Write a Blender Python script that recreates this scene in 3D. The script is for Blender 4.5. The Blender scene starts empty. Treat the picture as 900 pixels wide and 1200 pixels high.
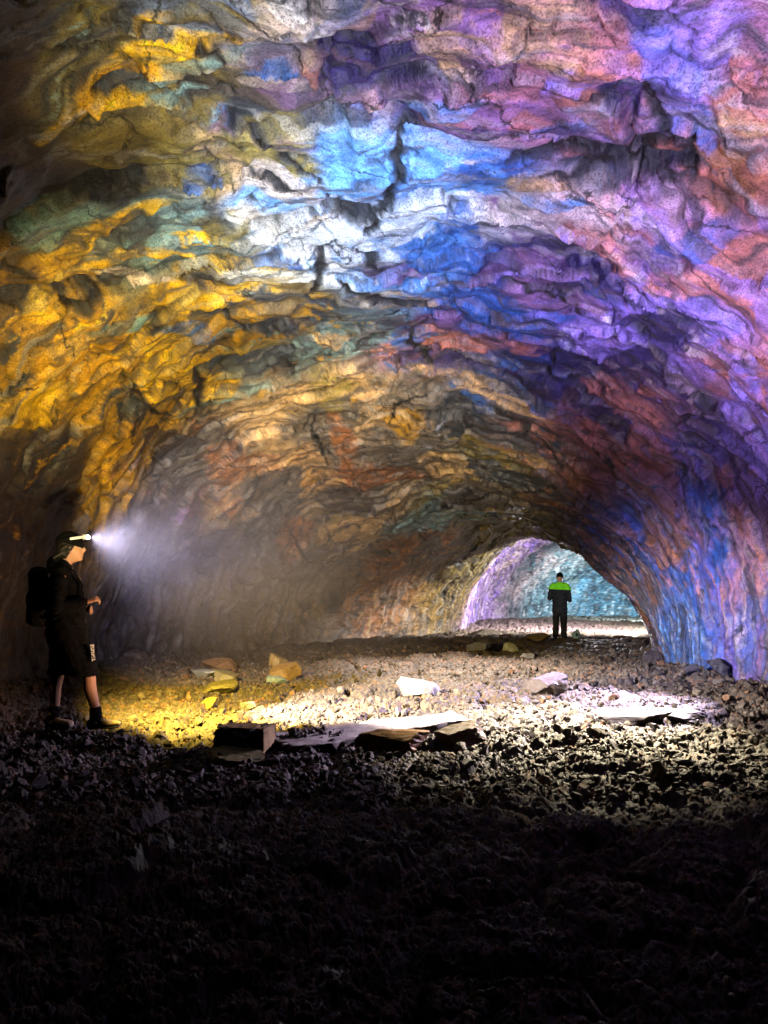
import bpy, bmesh, math, random
import numpy as np
from mathutils import Vector, Matrix, Euler

random.seed(7)
rng = np.random.default_rng(11)
S = bpy.context.scene
C = S.collection
F32 = np.float32

# ------------------------------------------------------------------ camera
CAM_Z, FPX, HOR = 1.28, 850.0, 695.0          # eye height, focal length (in 900 px wide frame), horizon row
cam_d = bpy.data.cameras.new('camera')
cam = bpy.data.objects.new('camera', cam_d); C.objects.link(cam)
cam.location = (0, 0, CAM_Z); cam.rotation_euler = (math.radians(90), 0, 0)
cam_d.sensor_fit = 'HORIZONTAL'; cam_d.sensor_width = 36
cam_d.lens = 36*FPX/900
cam_d.shift_y = (HOR-600)/900                  # shift is measured against the fitted side
cam_d.clip_end = 300; cam_d.clip_start = 0.05
S.camera = cam

def at(px, py, Y):
    return Vector(((px-450)/FPX*Y, Y, CAM_Z+(HOR-py)/FPX*Y))

# ------------------------------------------------------------------ noise
def _h(ix, iy, seed):
    h = ix.astype(np.uint32)*np.uint32(374761393) + iy.astype(np.uint32)*np.uint32(668265263) + np.uint32((seed*2246822519) & 0xffffffff)
    h = (h ^ (h >> np.uint32(13)))*np.uint32(1274126177)
    h = (h ^ (h >> np.uint32(15)))*np.uint32(2246822519)
    return h ^ (h >> np.uint32(16))
def hf(ix, iy, seed):
    return (_h(ix, iy, seed) & np.uint32(0xffffff)).astype(F32)/F32(0xffffff)
def perlin(x, y, seed=0):
    x0 = np.floor(x); y0 = np.floor(y)
    fx = (x-x0).astype(F32); fy = (y-y0).astype(F32)
    ix = x0.astype(np.int64); iy = y0.astype(np.int64)
    u = fx*fx*fx*(fx*(fx*6-15)+10); v = fy*fy*fy*(fy*(fy*6-15)+10)
    def g(dx, dy):
        a = hf(ix+dx, iy+dy, seed)*F32(2*math.pi)
        return np.cos(a)*(fx-dx)+np.sin(a)*(fy-dy)
    n0 = g(0, 0); n1 = g(1, 0); n2 = g(0, 1); n3 = g(1, 1)
    a = n0+u*(n1-n0); b = n2+u*(n3-n2)
    return (a+v*(b-a))*F32(1.5)
def fbm(x, y, seed=0, octv=4, gain=.5, lac=2.03):
    r = 0; a = 1.0; t = 0
    for i in range(octv):
        r = r+a*perlin(x*lac**i+17.3*i, y*lac**i-9.1*i, seed+i*13); t += a; a *= gain
    return (r/t*F32(1.4)).astype(F32)
def ridged(x, y, seed=0, octv=3):
    r = 0; a = 1.0; t = 0
    for i in range(octv):
        r = r+a*(1-np.abs(perlin(x*2.1**i+5*i, y*2.1**i, seed+i*7))*1.6); t += a; a *= .5
    return (r/t).astype(F32)
def worley(x, y, seed=0, jit=.9):
    """F1, F2, id of nearest cell (0..1), offset of the point from its cell's seed"""
    ix = np.floor(x).astype(np.int64); iy = np.floor(y).astype(np.int64)
    f1 = np.full(x.shape, 9, F32); f2 = f1.copy(); cid = np.zeros(x.shape, F32)
    ox = np.zeros(x.shape, F32); oy = np.zeros(x.shape, F32)
    for dx in (-1, 0, 1):
        for dy in (-1, 0, 1):
            cx = ix+dx; cy = iy+dy
            px = cx+.5+jit*(hf(cx, cy, seed)-.5); py = cy+.5+jit*(hf(cx, cy, seed+71)-.5)
            ddx = (x-px).astype(F32); ddy = (y-py).astype(F32)
            d = np.sqrt(ddx*ddx+ddy*ddy)
            n = d < f1
            f2 = np.where(n, f1, np.minimum(f2, d))
            f1 = np.where(n, d, f1)
            cid = np.where(n, hf(cx, cy, seed+137), cid)
            ox = np.where(n, ddx, ox); oy = np.where(n, ddy, oy)
    return f1, f2, cid, ox, oy
def sstep(a, b, x):
    t = np.clip((x-a)/(b-a), 0, 1); return t*t*(3-2*t)

# ------------------------------------------------------------------ materials
def new_mat(name):
    m = bpy.data.materials.new(name); m.use_nodes = True
    nt = m.node_tree; b = nt.nodes['Principled BSDF']
    return m, nt, b
def nd(nt, t, **kw):
    n = nt.nodes.new(t)
    for k, v in kw.items():
        if k in n.inputs: n.inputs[k].default_value = v
        else: setattr(n, k, v)
    return n
def math_node(nt, op, a, b=None):
    n = nt.nodes.new('ShaderNodeMath'); n.operation = op
    if op == 'MULTIPLY_ADD': n.inputs[2].default_value = .04
    for i, v in enumerate((a, b)):
        if v is None: continue
        if hasattr(v, 'links') or hasattr(v, 'is_linked'): nt.links.new(v, n.inputs[i])
        else: n.inputs[i].default_value = v
    return n.outputs[0]
def mix_rgb(nt, mode, fac, a, b):
    n = nt.nodes.new('ShaderNodeMix'); n.data_type = 'RGBA'; n.blend_type = mode
    for s, v in ((n.inputs[0], fac), (n.inputs[6], a), (n.inputs[7], b)):
        if hasattr(v, 'is_linked'): nt.links.new(v, s)
        elif isinstance(v, (tuple, list)): s.default_value = (*v[:3], 1)
        else: s.default_value = v
    return n.outputs[2]
def ramp(nt, fac, stops):
    n = nt.nodes.new('ShaderNodeValToRGB'); e = n.color_ramp.elements
    while len(e) < len(stops): e.new(.5)
    for k, (p, c) in zip(e, stops):
        k.position = p; k.color = (*c, 1) if len(c) == 3 else c
    nt.links.new(fac, n.inputs[0]); return n.outputs[0]
def noise_tex(nt, vec, scale, detail=6, rough=.6, dist=0):
    n = nd(nt, 'ShaderNodeTexNoise', Scale=scale, Detail=detail, Roughness=rough, Distortion=dist)
    nt.links.new(vec, n.inputs['Vector']); return n.outputs['Fac']
def voro(nt, vec, scale, feature='F1'):
    n = nd(nt, 'ShaderNodeTexVoronoi', Scale=scale); n.feature = feature
    nt.links.new(vec, n.inputs['Vector']); return n.outputs['Distance']

def rock_mat(name, attr=None, base=(.2, .18, .16), var=.5, rough=(.5, .85), bump=1.0, scale=1.0, spec=.5):
    m, nt, b = new_mat(name)
    geo = nt.nodes.new('ShaderNodeTexCoord'); P = geo.outputs['Object']
    if attr:
        a = nt.nodes.new('ShaderNodeVertexColor'); a.layer_name = attr; col = a.outputs['Color']
    else:
        r = nt.nodes.new('ShaderNodeRGB'); r.outputs[0].default_value = (*base, 1); col = r.outputs[0]
    n1 = noise_tex(nt, P, 5*scale, 5, .65, .6)
    n2 = noise_tex(nt, P, 28*scale, 4, .7)
    v1 = ramp(nt, n1, [(.25, (1-var,)*3), (.5, (1, 1, 1)), (.8, (1+var*.5,)*3)])
    v2 = ramp(nt, n2, [(.28, (1-var*.9,)*3), (.55, (1, 1, 1)), (.8, (1+var*.4,)*3)])
    col = mix_rgb(nt, 'MULTIPLY', 1, col, v1); col = mix_rgb(nt, 'MULTIPLY', 1, col, v2)
    # hairline fissures and dark speckle
    wv = nt.nodes.new('ShaderNodeTexNoise'); wv.inputs['Scale'].default_value = 2.2*scale; wv.inputs['Detail'].default_value = 5; wv.inputs['Roughness'].default_value = .65
    nt.links.new(P, wv.inputs['Vector'])
    va = nt.nodes.new('ShaderNodeVectorMath'); va.operation = 'SCALE'; va.inputs[3].default_value = .5/scale; nt.links.new(wv.outputs['Color'], va.inputs[0])
    vb = nt.nodes.new('ShaderNodeVectorMath'); nt.links.new(P, vb.inputs[0]); nt.links.new(va.outputs[0], vb.inputs[1])
    c1 = ramp(nt, voro(nt, vb.outputs[0], 1.05*scale, 'DISTANCE_TO_EDGE'), [(.006, (0, 0, 0)), (.017, (1, 1, 1))])
    k1 = ramp(nt, noise_tex(nt, P, 1.6*scale, 3, .5), [(.50, (1, 1, 1)), (.60, (0, 0, 0))])
    fis = math_node(nt, 'MAXIMUM', c1, k1)
    n3 = noise_tex(nt, P, 62*scale, 3, .75)
    v3 = ramp(nt, n3, [(.36, (.35, .33, .33)), (.50, (1, 1, 1)), (.74, (1.25, 1.25, 1.25))])
    col = mix_rgb(nt, 'MULTIPLY', 1, col, v3)
    col = mix_rgb(nt, 'MULTIPLY', .85 if attr else .4, col, fis)
    nt.links.new(col, b.inputs['Base Color'])
    mr = nd(nt, 'ShaderNodeMapRange'); mr.inputs['From Min'].default_value = .3; mr.inputs['From Max'].default_value = .7
    mr.inputs['To Min'].default_value = rough[0]; mr.inputs['To Max'].default_value = rough[1]
    nt.links.new(n1, mr.inputs['Value']); nt.links.new(mr.outputs[0], b.inputs['Roughness'])
    b.inputs['Specular IOR Level'].default_value = spec
    h = math_node(nt, 'ADD', math_node(nt, 'MULTIPLY', n1, .010/scale),
                  math_node(nt, 'MULTIPLY', n2, .020/scale))
    h = math_node(nt, 'ADD', h, math_node(nt, 'MULTIPLY', n3, .010/scale))
    bp = nd(nt, 'ShaderNodeBump', Strength=1.0, Distance=bump)
    nt.links.new(h, bp.inputs['Height']); nt.links.new(bp.outputs[0], b.inputs['Normal'])
    return m

def simple_mat(name, col, rough=.7, var=.25, scale=30, metallic=0, bump=.0, emit=None, spec=.4):
    m, nt, b = new_mat(name)
    tc = nt.nodes.new('ShaderNodeTexCoord')
    n = noise_tex(nt, tc.outputs['Object'], scale, 5, .6)
    v = ramp(nt, n, [(.3, (1-var,)*3), (.7, (1+var,)*3)])
    nt.links.new(mix_rgb(nt, 'MULTIPLY', 1, col, v), b.inputs['Base Color'])
    b.inputs['Roughness'].default_value = rough; b.inputs['Metallic'].default_value = metallic
    b.inputs['Specular IOR Level'].default_value = spec
    if bump:
        bp = nd(nt, 'ShaderNodeBump', Strength=.8, Distance=bump)
        nt.links.new(n, bp.inputs['Height']); nt.links.new(bp.outputs[0], b.inputs['Normal'])
    if emit:
        b.inputs['Emission Color'].default_value = (*emit[:3], 1); b.inputs['Emission Strength'].default_value = emit[3]
    return m

def mesh_obj(name, verts, faces, mat, parent=None, smooth=True, colors=None):
    me = bpy.data.meshes.new(name)
    verts = np.asarray(verts, F32); n = len(verts)
    if isinstance(faces, np.ndarray):
        k = faces.shape[1]
        me.vertices.add(n); me.vertices.foreach_set('co', verts.ravel())
        me.loops.add(faces.size); me.loops.foreach_set('vertex_index', faces.astype(np.int32).ravel())
        me.polygons.add(len(faces)); me.polygons.foreach_set('loop_start', np.arange(0, faces.size, k, dtype=np.int32))
        me.update(calc_edges=True)
    else:
        me.from_pydata([tuple(v) for v in verts.tolist()], [], faces)
    me.polygons.foreach_set('use_smooth', np.full(len(me.polygons), smooth))
    if colors is not None:
        a = me.color_attributes.new('mineral', 'FLOAT_COLOR', 'POINT')
        a.data.foreach_set('color', np.concatenate([colors, np.ones((n, 1), F32)], 1).astype(F32).ravel())
    me.update(); me.materials.append(mat)
    o = bpy.data.objects.new(name, me); C.objects.link(o)
    if parent: o.parent = parent
    return o
def tag(o, label, cat, group=None, kind=None):
    if label: o['label'] = label
    if cat: o['category'] = cat
    if group: o['group'] = group
    if kind: o['kind'] = kind
    return o

# ------------------------------------------------------------------ the cave: a lava tube swept along its passage
# rows: left foot x,y, right foot x,y, roof height, roundness of the left and right half of the vault
RINGS = np.array([
    (-4.8, -7, 4.8, -7, 4.4, 2.4, 2.2), (-4.7, -3, 4.9, -3, 4.7, 2.4, 2.2), (-4.6, 2, 5.0, 2, 4.8, 2.5, 2.2),
    (-4.45, 7, 5.1, 7, 4.75, 2.6, 2.2), (-4.4, 10, 5.2, 9.8, 4.6, 2.5, 2.15), (-4.2, 13, 5.2, 12, 4.15, 2.2, 2.0),
    (-2.6, 18, 5.25, 13.2, 3.55, 1.9, 1.75), (2.1, 24.5, 5.5, 14.2, 2.97, 1.6, 1.46), (3.3, 29, 6.95, 18.1, 3.35, 1.8, 1.5),
    (4.8, 35, 9.6, 19.5, 4.4, 2.1, 2.0), (9, 40, 14, 20, 4.9, 2.2, 2.2), (16, 42, 19, 21, 4.9, 2.2, 2.2), (27, 42, 27, 22, 4.5, 2.2, 2.2)], float)
def ring_at(t):
    t = np.clip(t, 0, len(RINGS)-1.0001); i = np.floor(t).astype(int); f = (t-i)[:, None]
    n = len(RINGS)-1
    p0 = RINGS[np.clip(i-1, 0, n)]; p1 = RINGS[i]; p2 = RINGS[np.clip(i+1, 0, n)]; p3 = RINGS[np.clip(i+2, 0, n)]
    return .5*(2*p1+(p2-p0)*f+(2*p0-5*p1+4*p2-p3)*f*f+(3*p1-p0-3*p2+p3)*f**3)
tt = np.linspace(0, len(RINGS)-1, 6001); rr = ring_at(tt)
# station spacing follows what the eye can resolve
mid = np.stack([(rr[:, 0]+rr[:, 2])/2, (rr[:, 1]+rr[:, 3])/2], 1)
step = np.r_[0, np.maximum(np.linalg.norm(np.diff(mid, axis=0), axis=1), np.maximum(np.linalg.norm(np.diff(rr[:, 0:2], axis=0), axis=1), np.linalg.norm(np.diff(rr[:, 2:4], axis=0), axis=1))*.8)]
dist = np.minimum(np.linalg.norm(rr[:, 0:2], axis=1), np.minimum(np.linalg.norm(rr[:, 2:4], axis=1), np.linalg.norm(mid, axis=1)))
dist = np.where(mid[:, 1] < 3.0, 30, np.clip(dist, 4.5, 16))
dist = np.where(tt > 9, 40, dist)
cum = np.cumsum(step/dist); NV = 1150; NU = 1000
ts = np.interp(np.linspace(0, cum[-1], NV), cum, tt)
R = ring_at(ts)
lcum = np.interp(ts, tt, np.cumsum(np.r_[0, np.linalg.norm(np.diff(mid, axis=0), axis=1)]))
V = np.zeros((NV, NU, 3)); SL = np.zeros((NV, NU)); ang = np.linspace(math.pi, 0, 1400)
ca, sa = np.cos(ang), np.sin(ang)
for k in range(NV):
    lx, ly, rx, ry, h, nl, nr = R[k]
    e = np.where(ca < 0, 2/nl, 2/nr)
    lat = np.sign(ca)*np.abs(ca)**e; ver = h*np.abs(sa)**e
    half = math.hypot(rx-lx, ry-ly)/2
    lat = np.r_[-1, lat, 1]; ver = np.r_[-.7, ver, -.7]
    arc = np.r_[0, np.cumsum(np.hypot(np.diff(lat*half), np.diff(ver)))]
    q = np.linspace(0, arc[-1], NU)
    la = np.interp(q, arc, lat); ve = np.interp(q, arc, ver)
    V[k, :, 0] = (lx+rx)/2+la*(rx-lx)/2; V[k, :, 1] = (ly+ry)/2+la*(ry-ly)/2; V[k, :, 2] = ve
    SL[k] = q-arc[-1]/2
LL = np.repeat(lcum[:, None], NU, 1)
# outward normals of the smooth tube
du = np.gradient(V, axis=1); dv = np.gradient(V, axis=0)
N = np.cross(du, dv); N /= np.linalg.norm(N, axis=2, keepdims=True)+1e-9
if (N[NV//4, NU//2, 2]) < 0: N = -N            # at the roof outward is up
BASE = V.reshape(-1, 3); NRM = N.reshape(-1, 3); s = SL.ravel().astype(F32); l = LL.ravel().astype(F32)
z = BASE[:, 2]
def project(P):
    d = np.maximum(P[:, 1], .05)
    return 450+P[:, 0]/d*FPX, HOR-(P[:, 2]-CAM_Z)/d*FPX, P[:, 1]
bpx, bpy_, bd = project(BASE)
def pix(px, py):
    """index of the front-most point of the smooth tube seen at that pixel"""
    d2 = (bpx-px)**2+(bpy_-py)**2
    d2 = np.where(bd < .3, 1e9, d2)
    c = np.where(d2 < 20)[0]
    if len(c) == 0: return int(np.argmin(d2))
    c = c[bd[c] < bd[c].min()+.6]
    return int(c[np.argmin(d2[c])])

vis = (bd > 1.5)                              # all finer noise is only worth it in front
# --- relief
wx = fbm(s*.55, l*.55, 1, 4); wy = fbm(s*.55+40, l*.55, 2, 4)
fx = fbm(s*2.2, l*2.2, 3, 3); fy = fbm(s*2.2, l*2.2+30, 4, 3)
su = s+.50*wx+.045*fx; lu = l+.50*wy+.045*fy    # warped tube coordinates
big = fbm(s*.33, l*.33, 5, 4)
A1, A2, aid, aox, aoy = worley(su*.62, lu*.95, 10)
B1, B2, bid, box, boy = worley(su*1.7+3, lu*2.6, 20)
D1, D2, did, dox, doy = worley(su*4.6+3, lu*6.0, 25)
edgeA = A2-A1; edgeB = B2-B1
wallness = sstep(2.6, 1.2, z)                  # lower, fluted part of the walls
roof = 1-wallness
fine = fbm(s*7, l*7, 30, 4, .6)
med = fbm(s*2.6, l*2.6, 33, 4)
flute = ridged(s*.35+.3*wx, l*3.6+.4*fx, 36, 3)    # runs down the wall
flow = ridged(s*.5+.4*wx, l*2.2+.5*wy, 39, 3)
far = sstep(18, 24, l)                         # beyond the bend
disp = .24*big
sA = sstep(0, .06, edgeA); sB = sstep(0, .14, edgeB); sD = sstep(0, .22, D2-D1)
disp += roof*(.13*(aid-.5)+.06*(np.sin(aid*40)*aox+np.cos(aid*57)*aoy))*sA
disp += roof*(.030*(bid-.5)+.015*(np.sin(bid*90)*box+np.cos(bid*77)*boy))*sB*sstep(.15, .6, aid+.4*wx)
disp += .006*(did-.5)*sD
crackA = np.exp(-(edgeA/.022)**2)*sstep(-.15, .35, fbm(s*.9, l*.9, 44, 3))
crackB = np.exp(-(edgeB/.035)**2)*sstep(.0, .45, fbm(s*1.3, l*1.3, 45, 3))
ph = lu*1.55+.8*fbm(s*.45, l*.4, 140, 5, .55)+.16*fbm(s*2.4, l*1.2, 142, 4)
bnd = np.floor(ph); saw = (ph-bnd).astype(F32); brk = fbm(s*.8+bnd*3.7, bnd*5.3+.2*l, 144, 3)
sawp = np.where(saw < .90, saw/.90, (1-saw)/.10)
ph2 = lu*4.1+.9*fbm(s*.7, l*.7, 150, 5, .55)+.2*fbm(s*4, l*2, 152, 3)
bnd2 = np.floor(ph2); saw2 = (ph2-bnd2).astype(F32); sawp2 = np.where(saw2 < .86, saw2/.86, (1-saw2)/.14)
disp += roof*(.11*(sawp-.5)*sstep(-.25, .25, brk)+.014*(sawp2-.5)*sstep(-.2, .3, fbm(s*.9+bnd2*2.3, bnd2*4.1, 154, 3)))
hx = fbm(s*5, l*5, 46, 4, .6)
H1, H2, hid, _o1, _o2 = worley(su*1.15+.10*hx+7, lu*1.9+.10*hx, 15)
hair = np.exp(-((H2-H1)/.030)**2)*sstep(-.05, .25, fbm(s*1.1+8, l*1.1, 48, 4))
disp += roof*(.06*crackA+.03*crackB)+(.3+.7*roof)*.03*hair+roof*.012*(hid-.5)*sstep(0, .12, H2-H1)
disp -= wallness*(.10*(flute-.5)+.02*fine)
disp -= roof*.012*(flow-.5)
disp += .010*med+.004*fine
POS0 = BASE+NRM*disp[:, None]
bpx, bpy_, bd = project(POS0)

# --- cracks and slots read off the rock, carved as polylines on the tube
CR = np.zeros(len(s), F32); SLX = np.stack([s, l], 1).astype(float)
def crack(pts, width, depth, wob=.04, seed=0):
    global disp, CR
    P = np.array([SLX[pix(*p)] for p in pts])
    lo = P.min(0)-.4; hi = P.max(0)+.4
    m = np.where(((SLX > lo) & (SLX < hi)).all(1))[0]
    if len(m) == 0: return
    Q = SLX[m]+wob*2*np.stack([fbm(s[m]*3.1, l[m]*3.1, 50+seed, 5, .6), fbm(s[m]*3.1+9, l[m]*3.1, 60+seed, 5, .6)], 1)
    best = np.full(len(m), 9.); par = np.zeros(len(m))
    n = len(P)-1
    for i in range(n):
        a, b = P[i], P[i+1]; ab = b-a
        t = np.clip(((Q-a)@ab)/max(ab@ab, 1e-6), 0, 1)
        dd = np.linalg.norm(Q-a-t[:, None]*ab, axis=1)
        par = np.where(dd < best, (i+t)/n, par); best = np.minimum(best, dd)
    w = 1.15*width*(.45+.8*np.sin(np.pi*np.clip(par, .03, .97)))*(.7+.8*np.clip(fbm(s[m]*5, l[m]*5, 70+seed, 2)+.3, 0, 1))
    k = np.exp(-(best/np.maximum(w, 1e-3))**4)
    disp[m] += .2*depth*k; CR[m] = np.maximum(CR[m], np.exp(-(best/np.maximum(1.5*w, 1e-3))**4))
for i, (pts, w, dp) in enumerate([
    ([(468, 150), (463, 190), (466, 210), (455, 235), (440, 250)], .036, .22),
    ([(385, 225), (400, 240), (420, 248), (436, 258), (432, 270)], .035, .2),
    ([(300, 150), (335, 180), (352, 200), (378, 215)], .03, .16),
    ([(392, 278), (380, 300), (372, 325), (365, 348)], .028, .16),
    ([(396, 332), (420, 345), (450, 350), (500, 355)], .04, .10),
    ([(478, 385), (488, 408), (505, 430)], .04, .18),
    ([(600, 184), (640, 174), (680, 170), (715, 168), (728, 178), (765, 165), (808, 158)], .06, .30),
    ([(808, 158), (812, 185), (815, 210)], .05, .2),
    ([(640, 205), (720, 195), (800, 205)], .03, .06),
    ([(230, 430), (233, 455), (235, 480)], .05, .2),
    ([(415, 290), (430, 300), (450, 312)], .03, .09),
    ([(590, 330), (650, 345), (690, 370)], .02, .06),
    ([(150, 450), (180, 480), (200, 490)], .02, .08),
    ([(340, 425), (342, 440)], .03, .12), ([(255, 355), (270, 372), (285, 385)], .02, .06),
    ([(740, 90), (770, 130), (800, 165)], .02, .06), ([(505, 600), (560, 585), (610, 575), (650, 572)], .025, .08),
    ([(370, 485), (365, 505), (375, 520), (385, 545)], .02, .07), ([(455, 495), (470, 470), (500, 462)], .02, .07),
    ([(560, 470), (600, 490), (640, 520), (660, 550)], .025, .07), ([(690, 520), (715, 545), (735, 570)], .025, .08),
    ([(285, 600), (300, 560), (330, 545)], .02, .06), ([(340, 620), (350, 640), (365, 660)], .02, .05),
    ([(70, 330), (92, 325), (110, 345), (95, 358), (75, 350)], .05, .22),
    ([(95, 215), (125, 205), (160, 215), (150, 235), (110, 232)], .05, .10),
    ([(290, 200), (330, 215), (350, 225)], .02, .06), ([(230, 55), (250, 60), (262, 75)], .03, .06),
]): crack(pts, w, dp, seed=i)
POS = BASE+NRM*disp[:, None]

# --- minerals: rock colours (oxides, basalt, white and blue sinter), lamp tint and falloff painted in
SLATE = (.050, .058, .072); BASALT = (.028, .026, .028); TEAL = (.20, .28, .29); BLUEG = (.06, .13, .31)
OCHRE = (.52, .31, .03); GOLD = (.64, .42, .05); OLIVE = (.22, .18, .07); TAN = (.44, .32, .19); BROWN = (.085, .055, .034)
PINK = (.42, .21, .165); RUST = (.30, .15, .075); WHITE = (.66, .66, .66); MAUVE = (.24, .15, .25); INDIGO = (.040, .032, .10)
SINTER = (.20, .36, .60); PALE = (.56, .48, .44); GREYB = (.20, .20, .24); LAV = (.34, .27, .56); CYAN = (.20, .33, .40)
DUSK = (.13, .115, .10); DEEP = (.16, .13, .32)
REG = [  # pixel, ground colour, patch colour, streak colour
    (30, 60, BROWN, BASALT, BROWN), (30, 220, BASALT, BROWN, BROWN), (20, 340, BASALT, OCHRE, BROWN),  # left edge kept dark: lamp falloff put into the rock colour
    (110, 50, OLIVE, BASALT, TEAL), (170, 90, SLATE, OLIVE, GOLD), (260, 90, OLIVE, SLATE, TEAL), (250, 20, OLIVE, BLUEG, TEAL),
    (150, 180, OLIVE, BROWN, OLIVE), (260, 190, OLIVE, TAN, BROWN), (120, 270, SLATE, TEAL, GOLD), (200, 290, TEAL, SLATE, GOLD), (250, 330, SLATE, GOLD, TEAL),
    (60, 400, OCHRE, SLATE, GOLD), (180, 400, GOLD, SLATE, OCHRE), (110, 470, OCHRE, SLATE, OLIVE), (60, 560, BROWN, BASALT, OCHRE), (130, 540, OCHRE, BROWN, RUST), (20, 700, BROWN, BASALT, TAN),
    (330, 40, PALE, BLUEG, WHITE), (330, 230, TAN, SINTER, WHITE), (380, 280, WHITE, SINTER, WHITE), (420, 210, SINTER, BLUEG, WHITE), (510, 200, SINTER, BLUEG, PALE), (480, 290, SINTER, BLUEG, WHITE),
    (350, 120, SLATE, MAUVE, BLUEG), (300, 370, SLATE, OCHRE, TEAL), (400, 400, TEAL, SLATE, OCHRE), (500, 420, BLUEG, PINK, SINTER),
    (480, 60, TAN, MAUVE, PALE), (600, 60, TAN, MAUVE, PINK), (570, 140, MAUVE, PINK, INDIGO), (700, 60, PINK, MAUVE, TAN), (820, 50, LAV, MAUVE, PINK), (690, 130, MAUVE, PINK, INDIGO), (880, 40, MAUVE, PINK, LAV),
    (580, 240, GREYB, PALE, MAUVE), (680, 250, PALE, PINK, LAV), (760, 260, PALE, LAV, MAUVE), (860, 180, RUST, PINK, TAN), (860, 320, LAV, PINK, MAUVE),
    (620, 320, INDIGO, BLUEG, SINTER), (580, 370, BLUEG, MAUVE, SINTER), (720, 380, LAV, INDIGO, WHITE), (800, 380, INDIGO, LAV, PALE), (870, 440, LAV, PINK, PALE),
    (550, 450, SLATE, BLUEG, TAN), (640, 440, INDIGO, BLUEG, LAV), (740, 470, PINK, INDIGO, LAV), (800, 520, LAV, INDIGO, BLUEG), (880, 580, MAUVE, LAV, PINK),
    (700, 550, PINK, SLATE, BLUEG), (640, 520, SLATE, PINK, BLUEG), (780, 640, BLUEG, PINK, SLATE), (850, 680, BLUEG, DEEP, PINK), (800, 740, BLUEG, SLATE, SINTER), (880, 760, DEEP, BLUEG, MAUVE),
    (250, 520, DUSK, BROWN, RUST), (310, 500, TAN, DUSK, OLIVE), (390, 480, DUSK, TAN, OCHRE), (450, 460, TAN, SLATE, PALE), (470, 540, DUSK, TAN, OCHRE), (370, 540, TAN, RUST, OCHRE), (320, 570, DUSK, TAN, RUST),
    (560, 530, SLATE, OLIVE, TAN), (430, 600, TAN, DUSK, OLIVE), (520, 590, TEAL, OLIVE, SLATE), (480, 650, RUST, DUSK, TAN), (380, 660, (.22, .17, .13), DUSK, GREYB), (250, 680, DUSK, BROWN, GREYB), (180, 640, DUSK, BROWN, MAUVE),
    (600, 600, SLATE, OLIVE, TAN), (560, 640, OLIVE, SLATE, BROWN), (690, 620, SLATE, RUST, BLUEG), (740, 690, SLATE, RUST, BLUEG),
    (560, 710, LAV, PALE, WHITE), (600, 650, LAV, PALE, WHITE), (640, 660, PALE, TEAL, SLATE), (640, 700, TEAL, SLATE, WHITE), (700, 700, CYAN, SLATE, WHITE)]
RP = np.array([POS0[pix(r[0], r[1])] for r in REG]); RC = np.array([r[2:5] for r in REG], F32)
col = np.zeros((len(s), 3), F32)
wob3 = np.stack([wx, fx*.4, wy], 1).astype(F32)*.45
for a in range(0, len(s), 100000):
    sl_ = slice(a, a+100000)
    Q = POS0[sl_]+wob3[sl_]
    d2 = ((Q[:, None, :]-RP[None])**2).sum(2).astype(F32)
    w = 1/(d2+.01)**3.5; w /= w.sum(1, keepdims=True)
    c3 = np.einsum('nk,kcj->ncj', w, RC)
    pa = aid[sl_]; pb = bid[sl_]
    sx, lx = su[sl_], lu[sl_]; f_ = fine[sl_]
    mB = (pa > .58)*sstep(.0, .05, edgeA[sl_]-.03*f_)*.8
    mB = np.maximum(mB, (pb > .74)*sstep(0, .05, edgeB[sl_]-.03*f_)*.9)*roof[sl_]
    mB = np.maximum(mB, sstep(.10, .22, fbm(sx*.7, lx*2.0, 80, 6, .58)))
    b1, b2 = bnd[sl_], bnd2[sl_]
    mS = sstep(.02, .12, fbm(sx*.55+b1*13.7, b1*7.13+.3*lx, 146, 5, .6))      # one colour per sheet, sharp along its edge
    mS2 = sstep(.06, .16, fbm(sx*.8+b2*11.3, b2*5.71+.3*lx, 148, 5, .6))
    mB = np.maximum(.25*mB, mS*(.3+.7*roof[sl_])); mB2 = np.maximum(.5*sstep(.15, .35, fbm(sx*1.1, lx*3.4, 82, 6, .6)), mS2)
    sv = ridged(sx*.45, lx*2.6+.3*f_, 83, 4)
    sv = np.where(wallness[sl_] > .5, flute[sl_], sv)
    sv2 = ridged(sx*1.2+4, lx*5.0, 86, 4)
    mC = np.maximum(sstep(.74, .90, sv)*sstep(-.25, .2, fbm(sx*.8, lx*1.2, 88, 4)), .8*sstep(.80, .93, sv2)*sstep(-.1, .3, fbm(sx*.9, lx*.9, 89, 4)))
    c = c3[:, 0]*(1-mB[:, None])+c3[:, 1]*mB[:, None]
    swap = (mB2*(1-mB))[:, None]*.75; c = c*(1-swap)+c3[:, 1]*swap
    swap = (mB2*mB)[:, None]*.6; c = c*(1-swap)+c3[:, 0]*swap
    col[sl_] = c*(1-mC[:, None])+c3[:, 2]*mC[:, None]

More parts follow.
